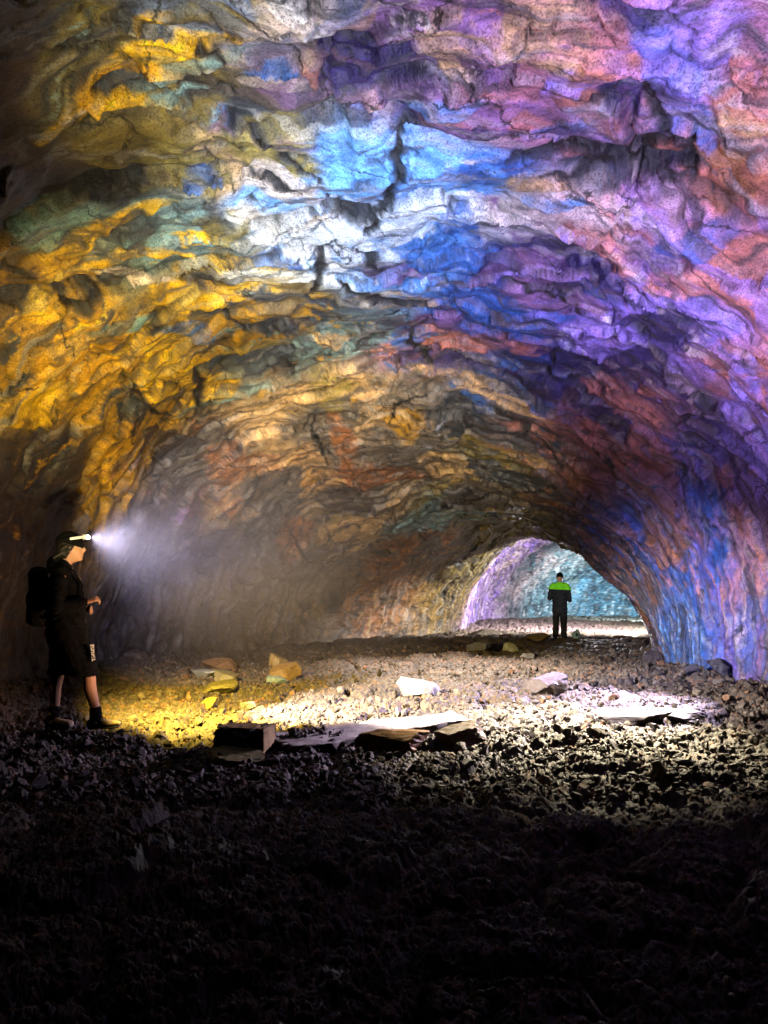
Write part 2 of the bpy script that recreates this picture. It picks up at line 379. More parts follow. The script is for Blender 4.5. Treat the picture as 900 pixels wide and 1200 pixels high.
# --- single stains and blocks one can point at
def patch(px, py, rx, ry, deg, c, amt=1., rag=.35, seed=0, bulge=0.):
    global disp
    a = math.radians(deg)
    def ax_(dx, dy, n):
        k = max(n, 12.0)
        return (SLX[pix(px+dx*k, py-dy*k)]-SLX[pix(px-dx*k, py+dy*k)])*(n/(2*k))
    P = SLX[pix(px, py)]
    u = ax_(math.cos(a), math.sin(a), rx); v = ax_(math.sin(a), -math.cos(a), ry)
    r = 1.6*(np.abs(u)+np.abs(v))
    m = np.where((np.abs(SLX-P) < r).all(1))[0]
    if len(m) == 0: return
    M = np.stack([u, v], 1)
    if abs(np.linalg.det(M)) < 1e-6: return
    st = (SLX[m]-P)@np.linalg.inv(M).T
    q = np.hypot(st[:, 0], st[:, 1])*(1+.5*rag*np.sin(3*np.arctan2(st[:, 1], st[:, 0])+seed))+rag*(.5*med[m]+.9*fbm(su[m]*1.9, lu[m]*2.6, 90+seed, 6, .62))
    k = sstep(1.10+.1*(seed % 3), .92, q)*amt*(np.clip(.92+.5*fbm(su[m]*2.6, lu[m]*6, 97+seed, 6, .66), .3, 1) if max(c) < .15 else np.clip(.66+1.0*fbm(su[m]*2.6, lu[m]*6, 97+seed, 6, .66), .12, 1))
    col[m] = col[m]*(1-k[:, None])+np.array(c, F32)*k[:, None]
    if bulge: POS[m] += NRM[m]*(bulge*sstep(1.08, .9, q))[:, None]
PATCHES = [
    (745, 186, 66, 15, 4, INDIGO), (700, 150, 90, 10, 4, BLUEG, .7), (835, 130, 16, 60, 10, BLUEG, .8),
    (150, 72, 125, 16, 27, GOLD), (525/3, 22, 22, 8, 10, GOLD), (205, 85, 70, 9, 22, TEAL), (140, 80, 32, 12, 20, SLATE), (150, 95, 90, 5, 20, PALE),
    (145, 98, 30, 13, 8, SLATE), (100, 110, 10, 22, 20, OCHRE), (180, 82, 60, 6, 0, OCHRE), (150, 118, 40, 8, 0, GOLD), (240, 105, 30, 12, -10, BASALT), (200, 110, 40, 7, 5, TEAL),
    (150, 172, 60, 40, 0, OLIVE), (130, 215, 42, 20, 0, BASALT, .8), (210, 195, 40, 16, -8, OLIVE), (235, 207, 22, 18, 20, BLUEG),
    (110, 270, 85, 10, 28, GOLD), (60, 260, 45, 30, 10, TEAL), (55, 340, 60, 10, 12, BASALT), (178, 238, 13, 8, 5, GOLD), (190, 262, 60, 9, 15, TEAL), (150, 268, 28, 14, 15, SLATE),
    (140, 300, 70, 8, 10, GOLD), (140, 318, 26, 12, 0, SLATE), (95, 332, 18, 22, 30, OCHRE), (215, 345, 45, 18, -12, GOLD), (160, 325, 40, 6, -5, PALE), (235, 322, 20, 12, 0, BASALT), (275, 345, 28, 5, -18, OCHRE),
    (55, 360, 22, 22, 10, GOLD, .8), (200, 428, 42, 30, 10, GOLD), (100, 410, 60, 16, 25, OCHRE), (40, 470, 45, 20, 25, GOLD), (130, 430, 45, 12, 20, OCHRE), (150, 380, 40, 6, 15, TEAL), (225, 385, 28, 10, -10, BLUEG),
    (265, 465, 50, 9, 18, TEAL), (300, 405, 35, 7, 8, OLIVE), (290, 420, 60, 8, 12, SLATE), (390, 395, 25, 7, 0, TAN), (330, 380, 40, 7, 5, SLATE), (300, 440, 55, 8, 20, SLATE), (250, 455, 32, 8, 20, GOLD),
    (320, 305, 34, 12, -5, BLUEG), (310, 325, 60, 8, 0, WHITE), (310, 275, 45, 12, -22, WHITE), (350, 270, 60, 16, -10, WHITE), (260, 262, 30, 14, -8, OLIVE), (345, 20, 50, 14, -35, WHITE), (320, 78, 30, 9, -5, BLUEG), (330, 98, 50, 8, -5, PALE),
    (430, 90, 70, 30, 5, INDIGO), (405, 80, 30, 22, 0, INDIGO), (480, 112, 40, 22, -10, INDIGO, .8), (365, 85, 10, 16, 10, PINK), (350, 135, 55, 12, 8, SLATE), (430, 140, 60, 10, 0, INDIGO, .6),
    (330, 175, 60, 22, -18, OLIVE), (330, 220, 50, 18, -12, PALE), (420, 195, 50, 40, 0, SINTER), (410, 270, 90, 20, -5, WHITE), (400, 245, 22, 12, 0, BASALT, .8), (505, 195, 40, 30, 0, SINTER), (505, 250, 60, 12, 3, WHITE), (430, 300, 40, 15, 5, WHITE), (520, 310, 50, 16, -10, BLUEG), (460, 325, 40, 12, -10, MAUVE), (450, 350, 55, 8, -5, TAN), (540, 265, 20, 40, 30, BLUEG),
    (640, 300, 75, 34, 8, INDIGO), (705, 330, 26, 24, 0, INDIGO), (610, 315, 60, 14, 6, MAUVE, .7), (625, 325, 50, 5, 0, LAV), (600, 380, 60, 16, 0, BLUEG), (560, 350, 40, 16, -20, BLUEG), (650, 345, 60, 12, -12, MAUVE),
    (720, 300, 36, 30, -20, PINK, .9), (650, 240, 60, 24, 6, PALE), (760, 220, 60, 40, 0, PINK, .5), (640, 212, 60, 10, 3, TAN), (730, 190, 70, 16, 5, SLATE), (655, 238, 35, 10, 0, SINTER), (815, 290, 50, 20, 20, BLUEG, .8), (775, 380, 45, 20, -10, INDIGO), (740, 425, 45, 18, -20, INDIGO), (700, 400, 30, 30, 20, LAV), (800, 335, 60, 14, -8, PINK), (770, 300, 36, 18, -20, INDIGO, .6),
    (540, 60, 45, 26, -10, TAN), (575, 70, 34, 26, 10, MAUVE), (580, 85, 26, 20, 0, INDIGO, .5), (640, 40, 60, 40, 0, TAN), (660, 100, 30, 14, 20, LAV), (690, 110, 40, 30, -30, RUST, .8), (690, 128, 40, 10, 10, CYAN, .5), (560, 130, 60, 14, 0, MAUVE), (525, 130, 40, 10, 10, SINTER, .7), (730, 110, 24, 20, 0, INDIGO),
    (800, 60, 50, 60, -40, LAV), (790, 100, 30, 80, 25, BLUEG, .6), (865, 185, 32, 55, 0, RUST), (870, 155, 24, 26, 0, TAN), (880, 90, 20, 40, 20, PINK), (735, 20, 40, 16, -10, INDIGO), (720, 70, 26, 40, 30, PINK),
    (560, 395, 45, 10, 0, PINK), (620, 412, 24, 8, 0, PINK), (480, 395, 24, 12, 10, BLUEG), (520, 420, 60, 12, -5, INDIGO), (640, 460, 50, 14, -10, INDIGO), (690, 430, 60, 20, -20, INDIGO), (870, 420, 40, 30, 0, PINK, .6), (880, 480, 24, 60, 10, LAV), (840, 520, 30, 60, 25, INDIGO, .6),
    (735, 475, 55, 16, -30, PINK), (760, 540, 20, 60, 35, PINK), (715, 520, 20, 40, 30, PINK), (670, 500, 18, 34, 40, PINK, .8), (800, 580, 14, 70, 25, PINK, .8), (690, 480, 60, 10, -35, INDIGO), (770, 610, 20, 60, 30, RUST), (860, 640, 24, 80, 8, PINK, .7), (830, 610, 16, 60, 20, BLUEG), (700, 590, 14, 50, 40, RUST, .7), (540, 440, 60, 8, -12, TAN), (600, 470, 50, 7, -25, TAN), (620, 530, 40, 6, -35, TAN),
    (235, 530, 65, 24, 14, DUSK), (205, 520, 30, 14, 10, BASALT, .8), (315, 515, 32, 40, 30, TAN), (280, 555, 40, 40, 0, RUST, .8), (320, 575, 36, 32, 20, DUSK), (305, 620, 24, 20, 0, DUSK), (375, 490, 40, 26, 5, DUSK), (360, 455, 40, 14, 20, TAN), (415, 450, 40, 14, -30, TAN), (390, 460, 22, 22, 20, OLIVE), (380, 530, 34, 20, 0, TAN), (340, 625, 18, 30, -25, RUST), (420, 580, 40, 24, 15, DUSK), (450, 540, 60, 24, -10, DUSK), (500, 470, 50, 26, -10, DUSK), (490, 520, 40, 16, 10, DUSK), (445, 555, 44, 12, 0, RUST), (530, 545, 40, 14, -15, TAN), (420, 620, 44, 16, 20, TAN), (500, 600, 50, 14, 10, TEAL), (475, 500, 20, 18, -30, OCHRE, .7), (560, 580, 50, 16, 0, DUSK), (400, 510, 14, 30, 20, RUST), (560, 500, 60, 14, -20, SLATE), (590, 560, 50, 10, -20, SLATE)]
for i, p in enumerate(PATCHES):
    patch(*p, seed=i % 7, bulge=(.05 if p[5] in (INDIGO, SLATE, BASALT) else -.02))
# grain: speckle and streaks, then crack shade painted near black
g = np.clip(.95+.62*fbm(su*1.9, lu*4.6, 101, 7, .66)+.40*fine+.25*(hid-.5)+.45*(hf(bnd.astype(np.int64), np.floor(su*.4).astype(np.int64), 5)*0+.5-sawp*1.0)*.5, .18, 1.9)
col *= g[:, None]
st1 = fbm(su*.9, lu*7.5+.3*fx, 121, 6, .62); st2 = fbm(su*1.0+7, lu*6.0+.3*fy, 124, 6, .62); st3 = fbm(su*.7+3, lu*5.0+.3*fx, 127, 6, .62)
k_ = (.70*sstep(.12, .34, st1))[:, None]; col = col*(1-k_)+np.array((.045, .045, .052), F32)*k_          # thin dark basalt streaks
k_ = (.45*sstep(.20, .42, st2))[:, None]; col = col*(1-k_)+(.35*col+.65*np.array((.46, .44, .42), F32))*k_  # pale sinter streaks
k_ = (.26*sstep(.18, .36, st3))[:, None]; col = col*(1-k_)+(col[:, ::-1]*.5+.5*np.array((.30, .19, .09), F32))*k_  # rusty streaks
pale = sstep(.72, .92, ridged(su*1.6, lu*3.6, 105, 5))*sstep(-.1, .4, fbm(su*.7, lu*.9, 108, 4))*sstep(.2, .9, np.maximum(bpx/900, .2))
col = col*(1-.55*pale[:, None])+.55*pale[:, None]*np.array(PALE, F32)
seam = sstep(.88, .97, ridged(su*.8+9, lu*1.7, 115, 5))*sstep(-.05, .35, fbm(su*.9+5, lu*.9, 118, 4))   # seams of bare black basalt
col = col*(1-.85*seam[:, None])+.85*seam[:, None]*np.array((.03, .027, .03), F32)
crack_shade = np.clip(np.maximum(CR*.97, .6*crackB*roof+.7*crackA*roof+.8*hair), 0, 1)  # shade of cracks and slots, put into the rock colour
col = col*(1-crack_shade[:, None])+np.array((.010, .009, .010), F32)*crack_shade[:, None]
lum = (col@np.array((.3, .55, .15), F32))[:, None]; col = np.maximum(lum+(col-lum)*1.16, .004)
col = .27*(np.maximum(col, 1e-3)/.27)**1.3
col = np.clip(col, .006, .8)
gi = np.arange(NV*NU).reshape(NV, NU)
faces = np.stack([gi[:-1, :-1], gi[:-1, 1:], gi[1:, 1:], gi[1:, :-1]], -1).reshape(-1, 4)
m_cave = rock_mat('cave_rock', 'mineral', var=.34, rough=(.34, .66), bump=.8)
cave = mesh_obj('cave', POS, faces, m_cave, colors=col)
tag(cave, 'arched lava tube vault of multicoloured layered rock', 'cave', kind='structure')

# ------------------------------------------------------------------ the floor: broken clinker
def ground_h(x, y):
    """large shape of the floor"""
    d = np.hypot(x, y)
    h = .10*fbm(x*.45, y*.45, 200, 3)
    crest = np.exp(-((y-18.3-.25*x)/1.8)**2)*sstep(-3, 0, x)*.10         # low rise before the far chamber
    bank = .10*sstep(3.6, 5.2, x)*sstep(14, 11, y)+.25*sstep(-3.4, -4.4, x)
    return (.7*h*sstep(1, 5, d)+crest+bank).astype(F32)
rad = np.r_[np.geomspace(.5, 1.7, 40)[:-1], np.geomspace(1.7, 3.6, 260)[:-1], np.geomspace(3.6, 24, 860)[:-1], np.geomspace(24, 70, 110)]
th = np.r_[np.linspace(-180, -34, 60)[:-1], np.linspace(-34, 34, 1080)[:-1], np.linspace(34, 180, 60)]
th = np.radians(th)
GX = (rad[:, None]*np.sin(th)[None]).ravel(); GY = (rad[:, None]*np.cos(th)[None]).ravel()
def clinker(x, y):
    wx_ = .05*fbm(x*4, y*4, 210, 2); wy_ = .05*fbm(x*4+7, y*4, 211, 2)
    h = 0
    tot = np.zeros(x.shape, F32)
    for k, (sc, amp, sd) in enumerate([(1.6, .09, 220), (9.5, .021, 230), (25, .013, 240), (52, .006, 250)]):
        f1, f2, cid, ox, oy = worley((x+wx_)*sc, (y+wy_)*sc, sd)
        dome = np.sqrt(np.clip(1-(f1/.75)**2, 0, 1))*sstep(0, .22, f2-f1)
        tot += amp*dome*(.35+.9*cid)
        if k == 2: ida = cid; gap = f2-f1
    tot += .03*fbm(x*9, y*9, 260, 3)+.009*fbm(x*38, y*38, 262, 3, .6)
    return tot, ida, gap
cl, ida, gap = clinker(GX, GY)
tot_h = ground_h(GX, GY)+cl-.10
gm = fbm(GX*.8, GY*.8, 270, 3)
gc = np.array((.085, .068, .055), F32)*(.6+.9*ida)[:, None]*np.ones((len(GX), 3), F32)
gc = gc*(1+.5*gm[:, None]*np.array((1, .9, .7), F32))
rust = sstep(.82, .9, ida); gc = gc*(1-.6*rust[:, None])+.6*rust[:, None]*np.array((.22, .11, .05), F32)
far_pale = sstep(22, 26, np.hypot(GX, GY)); gc = gc*(1-far_pale[:, None])+far_pale[:, None]*np.array((.34, .27, .2), F32)  # floor blends to a paler tan far back
gc = np.clip(gc, .015, .6)
nr_, nt_ = len(rad), len(th)
gi = np.arange(nr_*nt_).reshape(nr_, nt_)
faces = np.stack([gi[:-1, :-1], gi[1:, :-1], gi[1:, 1:], gi[:-1, 1:]], -1).reshape(-1, 4)
hub = len(GX)
m_floor = rock_mat('clinker', 'mineral', var=.45, rough=(.55, .9), bump=.5, scale=2.2)
gverts = np.stack([GX, GY, tot_h], 1)
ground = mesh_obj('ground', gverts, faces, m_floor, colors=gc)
tag(ground, 'dark cave floor of broken lava clinker', 'ground', kind='structure')

def ico(sub):
    b = bmesh.new(); bmesh.ops.create_icosphere(b, subdivisions=sub, radius=1)
    v = np.array([tuple(q.co) for q in b.verts]); f = np.array([[q.index for q in p.verts] for p in b.faces]); b.free(); return v, f
def chunk(v, seed, cuts=7, rough=.12):
    """an angular broken stone: a ball cut by random planes, then roughened"""
    r = np.random.default_rng(seed); p = v.copy()
    for _ in range(cuts):
        n = r.normal(size=3); n /= np.linalg.norm(n); d = r.uniform(.35, .75)
        q = p@n; p = p-np.maximum(q-d, 0)[:, None]*n
    k = np.zeros(len(p))
    for f in (2.1, 4.3):
        o = r.uniform(0, 50, 3)
        k += rough/f*2*np.sin(p[:, 0]*f*2+o[0])*np.sin(p[:, 1]*f*2+o[1])*np.sin(p[:, 2]*f*2+o[2])
    return p*(1+k)[:, None]
v1, f1_ = ico(2)
kinds = [chunk(v1, 900+i, 8, .22) for i in range(24)]
NR = 30000
yy = np.exp(rng.uniform(math.log(4.6), math.log(17), NR)); xx = rng.uniform(-.56, .56, NR)*yy
ok = (xx > -4.2) & (xx < 5.1); xx, yy = xx[ok], yy[ok]; NR = len(xx)
hz = ground_h(xx, yy)+clinker(xx, yy)[0]-.10
sz = np.clip(rng.lognormal(math.log(.0145), .55, NR), .007, .08)
RV = np.zeros((NR, len(v1), 3), F32); RCc = np.zeros((NR, len(v1), 3), F32)
for i in range(NR):
    q = kinds[i % 24]; e = Euler(rng.uniform(0, 6.28, 3)).to_matrix(); M = np.array(e)
    sc = sz[i]*rng.uniform(.7, 1.3, 3)
    RV[i] = (q*sc)@M.T+np.array((xx[i], yy[i], hz[i]+sz[i]*.25))
    RCc[i] = np.array((.095, .078, .064))*rng.uniform(.5, 1.6)*(np.array((1.5, .95, .6)) if rng.random() < .1 else 1)
RF = (f1_[None]+(np.arange(NR)*len(v1))[:, None, None]).reshape(-1, 3)
rub = mesh_obj('rubble', RV.reshape(-1, 3), RF, m_floor, smooth=False, colors=RCc.reshape(-1, 3))
tag(rub, 'loose broken lava clinker strewn over the cave floor', 'rubble', kind='stuff')

# ------------------------------------------------------------------ helpers for things
def gz(x, y):
    a = np.array([x], float); b = np.array([y], float)
    return float(ground_h(a, b)[0])-.03
def on_floor(px, py):
    """point of the floor seen at that pixel"""
    prev = None
    for Y in np.geomspace(2, 45, 900):
        p = at(px, py, Y)
        if p.z <= gz(p.x, p.y): return Vector((p.x, p.y, gz(p.x, p.y)))
    return Vector((p.x, p.y, 0))
def empty(name, loc, rz=0, label=None, cat=None, group=None):
    o = bpy.data.objects.new(name, None); C.objects.link(o); o.location = loc; o.rotation_euler = (0, 0, rz); o.empty_display_size = .1
    return tag(o, label, cat, group)
class MB:
    """collects simple solids, then links them as one mesh"""
    def __init__(self): self.v = []; self.f = []
    def add(self, v, f):
        k = len(self.v); self.v += [tuple(map(float, q)) for q in v]; self.f += [tuple(int(i)+k for i in p) for p in f]; return self
    def tube(self, pts, radii, n=14, flat=None):
        """tapered tube with rounded ends through pts; radii may be (ra, rb) pairs with ra along `flat`"""
        P = [Vector(p) for p in pts]; rings = []
        m = len(P)
        def frame(i):
            d = (P[min(i+1, m-1)]-P[max(i-1, 0)]).normalized()
            u = Vector(flat) if flat else (Vector((0, 0, 1)) if abs(d.z) < .8 else Vector((1, 0, 0)))
            u = (u-d*u.dot(d)).normalized(); return d, u, d.cross(u)
        def ring(c, d, u, w, ra, rb):
            return [c+u*(ra*math.cos(2*math.pi*k/n))+w*(rb*math.sin(2*math.pi*k/n)) for k in range(n)]
        rad_ = [(r, r) if not isinstance(r, tuple) else r for r in radii]
        for i in range(m):
            d, u, w = frame(i); ra, rb = rad_[i]
            if i == 0:
                for a in (75, 50, 25): rings.append(ring(P[i]-d*(min(ra, rb)*math.sin(math.radians(a))), d, u, w, ra*math.cos(math.radians(a)), rb*math.cos(math.radians(a))))
            rings.append(ring(P[i], d, u, w, ra, rb))
            if i == m-1:
                for a in (25, 50, 75): rings.append(ring(P[i]+d*(min(ra, rb)*math.sin(math.radians(a))), d, u, w, ra*math.cos(math.radians(a)), rb*math.cos(math.radians(a))))
        v = [q for r in rings for q in r]; f = []
        for i in range(len(rings)-1):
            for k in range(n):
                a = i*n+k; b = i*n+(k+1) % n; f.append((a, b, b+n, a+n))
        f.append(tuple(range(n-1, -1, -1))); f.append(tuple(range((len(rings)-1)*n, len(rings)*n)))
        return self.add(v, f)
    def ball(self, c, r, n=20, fn=None):
        r = r if isinstance(r, (tuple, list)) else (r, r, r); v = []; f = []
        for i in range(n+1):
            t = math.pi*(i+.02)/(n+.04)
            for k in range(2*n):
                p = 2*math.pi*k/(2*n); q = Vector((math.sin(t)*math.cos(p), math.sin(t)*math.sin(p), math.cos(t)))
                s_ = fn(q) if fn else 1
                v.append((c[0]+r[0]*q.x*s_, c[1]+r[1]*q.y*s_, c[2]+r[2]*q.z*s_))
        m = 2*n
        for i in range(n):
            for k in range(m): f.append((i*m+k, (i+1)*m+k, (i+1)*m+(k+1) % m, i*m+(k+1) % m))
        f.append(tuple(range(m))); f.append(tuple(range(n*m+m-1, n*m-1, -1)))
        return self.add(v, f)
    def box(self, c, size, bev=0, rot=None):
        b = bmesh.new(); bmesh.ops.create_cube(b, size=1); bmesh.ops.scale(b, vec=size, verts=b.verts)
        if bev: bmesh.ops.bevel(b, geom=list(b.edges), offset=bev, segments=3, profile=.6, affect='EDGES')
        M = Euler(rot).to_matrix() if rot else Matrix.Identity(3)
        b.verts.index_update(); v = [M @ q.co+Vector(c) for q in b.verts]; f = [[q.index for q in p.verts] for p in b.faces]; b.free()
        return self.add(v, f)
    def build(self, name, mat, parent=None, voxel=None, smooth=4, wrinkle=None, cuts=(), keep_open=False):
        me = bpy.data.meshes.new(name); me.from_pydata(self.v, [], self.f); me.update()
        o = bpy.data.objects.new(name, me); C.objects.link(o)
        if voxel:
            b = bmesh.new(); b.from_mesh(me); bmesh.ops.recalc_face_normals(b, faces=b.faces); b.to_mesh(me); b.free()
            md = o.modifiers.new('r', 'REMESH'); md.mode = 'VOXEL'; md.voxel_size = voxel
            if smooth:
                sm = o.modifiers.new('s', 'SMOOTH'); sm.factor = .5; sm.iterations = smooth
            dg = bpy.context.evaluated_depsgraph_get(); nm = bpy.data.meshes.new_from_object(o.evaluated_get(dg))
            o.modifiers.clear(); o.data = nm; bpy.data.meshes.remove(me); me = nm; me.name = name
        if wrinkle:
            amp, fr, sd = wrinkle; n = len(me.vertices); co = np.zeros(n*3, F32); no = np.zeros(n*3, F32)
            me.vertices.foreach_get('co', co); me.vertices.foreach_get('normal', no); co = co.reshape(-1, 3); no = no.reshape(-1, 3)
            a = np.arctan2(co[:, 1], co[:, 0])
            k = fbm(co[:, 0]*fr+co[:, 1]*fr*.8+5, co[:, 2]*fr*1.6+co[:, 1]*fr, sd, 3)-.6*np.abs(perlin(co[:, 0]*fr*.6+co[:, 2]*fr*1.1, co[:, 1]*fr+co[:, 2]*fr*.7, sd+9))
            co += no*(amp*k)[:, None]; me.vertices.foreach_set('co', co.ravel()); me.update()
        if cuts:
            b = bmesh.new(); b.from_mesh(me)
            for p, nrm in cuts:
                r = bmesh.ops.bisect_plane(b, geom=list(b.verts)+list(b.edges)+list(b.faces), plane_co=p, plane_no=nrm, clear_outer=True)
                bmesh.ops.holes_fill(b, edges=[e for e in b.edges if e.is_boundary], sides=0)
            b.to_mesh(me); b.free()
        me.polygons.foreach_set('use_smooth', np.full(len(me.polygons), True)); me.update()
        me.materials.append(mat)
        if parent: o.parent = parent
        return o

# ------------------------------------------------------------------ people
skin = simple_mat('skin', (.50, .27, .17), .5, .12, 60, bump=.001)
black_cloth = simple_mat('black_cloth', (.003, .003, .0036), .95, .3, 80, bump=.002, spec=.12)
navy_cloth = simple_mat('navy_cloth', (.010, .013, .024), .8, .3, 80, bump=.002)
pack_cloth = simple_mat('pack_cloth', (.003, .003, .0035), .9, .3, 120, bump=.002, spec=.12)
lime_cloth = simple_mat('lime_cloth', (.22, .92, .02), .7, .15, 60, bump=.002)
boot_leather = simple_mat('boot_leather', (.45, .34, .22), .7, .35, 40, bump=.003)
rubber = simple_mat('rubber', (.02, .02, .02), .8, .3, 60)
white_plastic = simple_mat('white_plastic', (.75, .77, .8), .35, .06, 20)
hair_mat = simple_mat('hair', (.012, .009, .007), .6, .4, 90, bump=.003)
print_white = simple_mat('print_white', (.75, .75, .75), .7, .08, 50)
eye_white = simple_mat('eye_white', (.7, .68, .65), .3, .05, 20)
lens_mat = simple_mat('lamp_lens', (.8, .9, 1), .2, .05, 20, emit=(.62, .78, 1, 60))

def head_shape(mb, c, pitch):
    """skull with brow, nose, lips, chin and ears; faces +x, tipped back by pitch"""
    M = Matrix.Rotation(-pitch, 3, 'Y'); c = Vector(c)
    def G(q, d, w): return math.exp(-((q-Vector(d).normalized()).length/w)**2)
    tmp = MB()
    def fn(q):
        s_ = 1.0
        s_ += .34*G(q, (1, 0, -.14), .16)                       # nose tip
        s_ += .11*G(q, (1, 0, .08), .13)                        # bridge
        s_ += .06*(G(q, (1, .25, .26), .22)+G(q, (1, -.25, .26), .22))   # brow
        s_ -= .07*(G(q, (1, .33, .06), .17)+G(q, (1, -.33, .06), .17))   # sockets
        s_ += .08*G(q, (1, 0, -.44), .15)+.05*G(q, (1, 0, -.58), .12)    # lips
        s_ += .22*G(q, (.86, 0, -.92), .26)                     # chin
        s_ -= .05*G(q, (1, 0, -.71), .1)
        s_ -= .10*(G(q, (.1, 1, -.75), .5)+G(q, (.1, -1, -.75), .5))
        return s_
    tmp.ball((0, 0, 0), (.098, .076, .122), 36, fn)
    for sg in (-1, 1):
        tmp.ball((-.012, sg*.077, -.005), (.020, .012, .034), 10)
        tmp.ball((-.006, sg*.083, -.005), (.013, .008, .026), 8)
    mb.add([M @ Vector(v)+c for v in tmp.v], tmp.f)
    return M
def hand(mb, wrist, d, palm_n, thumb_side, curl):
    """palm and five bent fingers; d points along the hand, palm_n out of the palm"""
    d = Vector(d).normalized(); n = Vector(palm_n); n = (n-d*n.dot(d)).normalized(); w = d.cross(n)*thumb_side; wrist = Vector(wrist)
    mb.tube([wrist-d*.02, wrist+d*.03, wrist+d*.085], [(.018, .026), (.017, .036), (.014, .041)], 12, flat=n)
    for i, (off, L) in enumerate(((.031, .072), (.010, .082), (-.011, .076), (-.031, .060))):
        p = wrist+d*.085+w*off; dr = d.copy(); pts = [p-d*.02, p]
        for k, fr in enumerate((.45, .32, .23)):
            dr = (Matrix.Rotation(curl*(.8+.25*i*.3)*(1, 1.1, .7)[k], 3, d.cross(n)) @ dr).normalized()
            p = p+dr*L*fr; pts.append(p)
        mb.tube(pts, [.010, .0098, .0092, .0085, .0075], 10)
    p = wrist+d*.02+w*.022; dr = (d*.6+w*.75+n*.35).normalized(); q = p+dr*.042; dr2 = (d*.85+w*.1+n*.55).normalized()
    mb.tube([p, q, q+dr2*.032, q+dr2*.03+(d*.5-w*.4+n*.6).normalized()*.024], [.014, .0115, .010, .008], 10)

def boot(parent, ankle, rz, mat, sole_mat, up=.16):
    c, s_ = math.cos(rz), math.sin(rz); a = Vector(ankle)
    def L(x, y, zz): return (a.x+x*c-y*s_, a.y+x*s_+y*c, zz)
    fl = (0, 0, 1)
    m = MB(); m.tube([L(-.06, 0, .055), L(.02, 0, .058), L(.11, -.0, .05), L(.185, 0, .043)], [(.040, .036), (.044, .042), (.036, .048), (.028, .040)], 14, flat=fl)
    m.tube([L(-.015, 0, .06), L(-.012, 0, up)], [.05, .052], 14)
    o = m.build('boot', mat, parent, voxel=.006, smooth=3, wrinkle=(.004, 22, 5), cuts=(((0, 0, up+.01), (0, 0, 1)),))
    q = MB(); q.tube([L(-.065, 0, .014), L(.0, 0, .014), L(.10, 0, .014), L(.19, 0, .018)], [(.014, .038), (.014, .041), (.014, .052), (.012, .040)], 14, flat=fl)
    q.build('sole', sole_mat, o, voxel=.006, smooth=1)
    t = MB()
    for k in range(4):
        x = .03+.024*k; t.tube([L(x, -.026, .098-.010*k), L(x+.012, 0, .106-.011*k), L(x+.024, .026, .098-.010*k)], [.003]*3, 6)
    t.build('laces', mat_lace, o)
    return o
mat_lace = simple_mat('laces_grey', (.05, .045, .04), .8, .2, 60)

# --- the person with the lit headlamp
p1 = on_floor(78, 861)+Vector((0, 0, .05))
P1 = empty('person', p1, math.radians(22), 'person in black shorts and backpack wearing a lit headlamp by the left wall', 'person')
b = MB()
HC = (.035, 0, 1.655)
M_h = head_shape(b, HC, math.radians(11))
b.tube([(-.045, 0, 1.40), (-.02, 0, 1.50), (.0, 0, 1.57)], [.062, .056, .058])
b.tube([(-.01, 0, .92), (-.02, 0, 1.1), (-.03, 0, 1.28), (-.045, 0, 1.40)], [(.105, .155), (.10, .14), (.105, .15), (.06, .12)], 18, flat=(1, 0, 0))
for sg, kn, an in ((-1, (.195, -.115, .505), (.262, -.115, .09)), (1, (-.075, .115, .505), (-.115, .115, .09))):
    b.tube([(0, sg*.095, .92), ((kn[0])*.5, sg*.108, .72), kn], [.088, .078, .056])
    k = Vector(kn); a = Vector(an)
    b.tube([k, k.lerp(a, .3)+Vector((-.015, 0, 0)), k.lerp(a, .7), a], [.055, .058, .043, .036])
    b.tube([a, a+Vector((.06, 0, -.04)), a+Vector((.15, 0, -.055))], [.036, .034, .026])
RW = (.165, -.225, 1.175); LW = (.14, .13, 1.10)
b.tube([(-.045, -.165, 1.40), (-.075, -.25, 1.13)], [.045, .040]); b.tube([(-.075, -.25, 1.13), (.04, -.24, 1.155), RW], [.042, .038, .027])
b.tube([(-.045, .165, 1.40), (-.05, .26, 1.13)], [.045, .040]); b.tube([(-.05, .26, 1.13), (.05, .20, 1.11), LW], [.042, .038, .027])
hand(b, RW, (.9, .1, .35), (0.1, .55, -.8), 1, .75); hand(b, LW, (.8, -.6, .05), (-.5, -.6, -.3), -1, .7)
body = b.build('body', skin, P1, voxel=.0055, smooth=3)
for sg in (-1, 1):
    c_ = M_h @ Vector((.083, sg*.030, .010))+Vector(HC)
    MB().ball(c_, .0125, 10).build('eye', eye_white, P1); 
hr = MB(); hr.ball((HC[0]-.012, 0, HC[2]-.004), (.118, .092, .128), 20)
hair = hr.build('hair', hair_mat, P1, voxel=.007, smooth=2, wrinkle=(.012, 30, 8), cuts=((Vector(HC)+Vector((.015, 0, 0)), Vector((.85, 0, -.52))),))
# cap with a brim
cp = MB()
cp.ball((HC[0]-.012, 0, HC[2]+.045), (.126, .100, .128), 20)
cap = cp.build('cap', black_cloth, P1, voxel=.006, smooth=2, wrinkle=(.004, 20, 3), cuts=((Vector((HC[0], 0, HC[2]+.045)), Vector((-.3, 0, -1)).normalized()),))
br = MB(); br.tube([(HC[0]+.07, 0, HC[2]+.066), (HC[0]+.115, 0, HC[2]+.078), (HC[0]+.135, 0, HC[2]+.080)], [(.006, .074), (.006, .066), (.005, .048)], 16, flat=(0, 0, 1))
br.build('brim', black_cloth, cap)
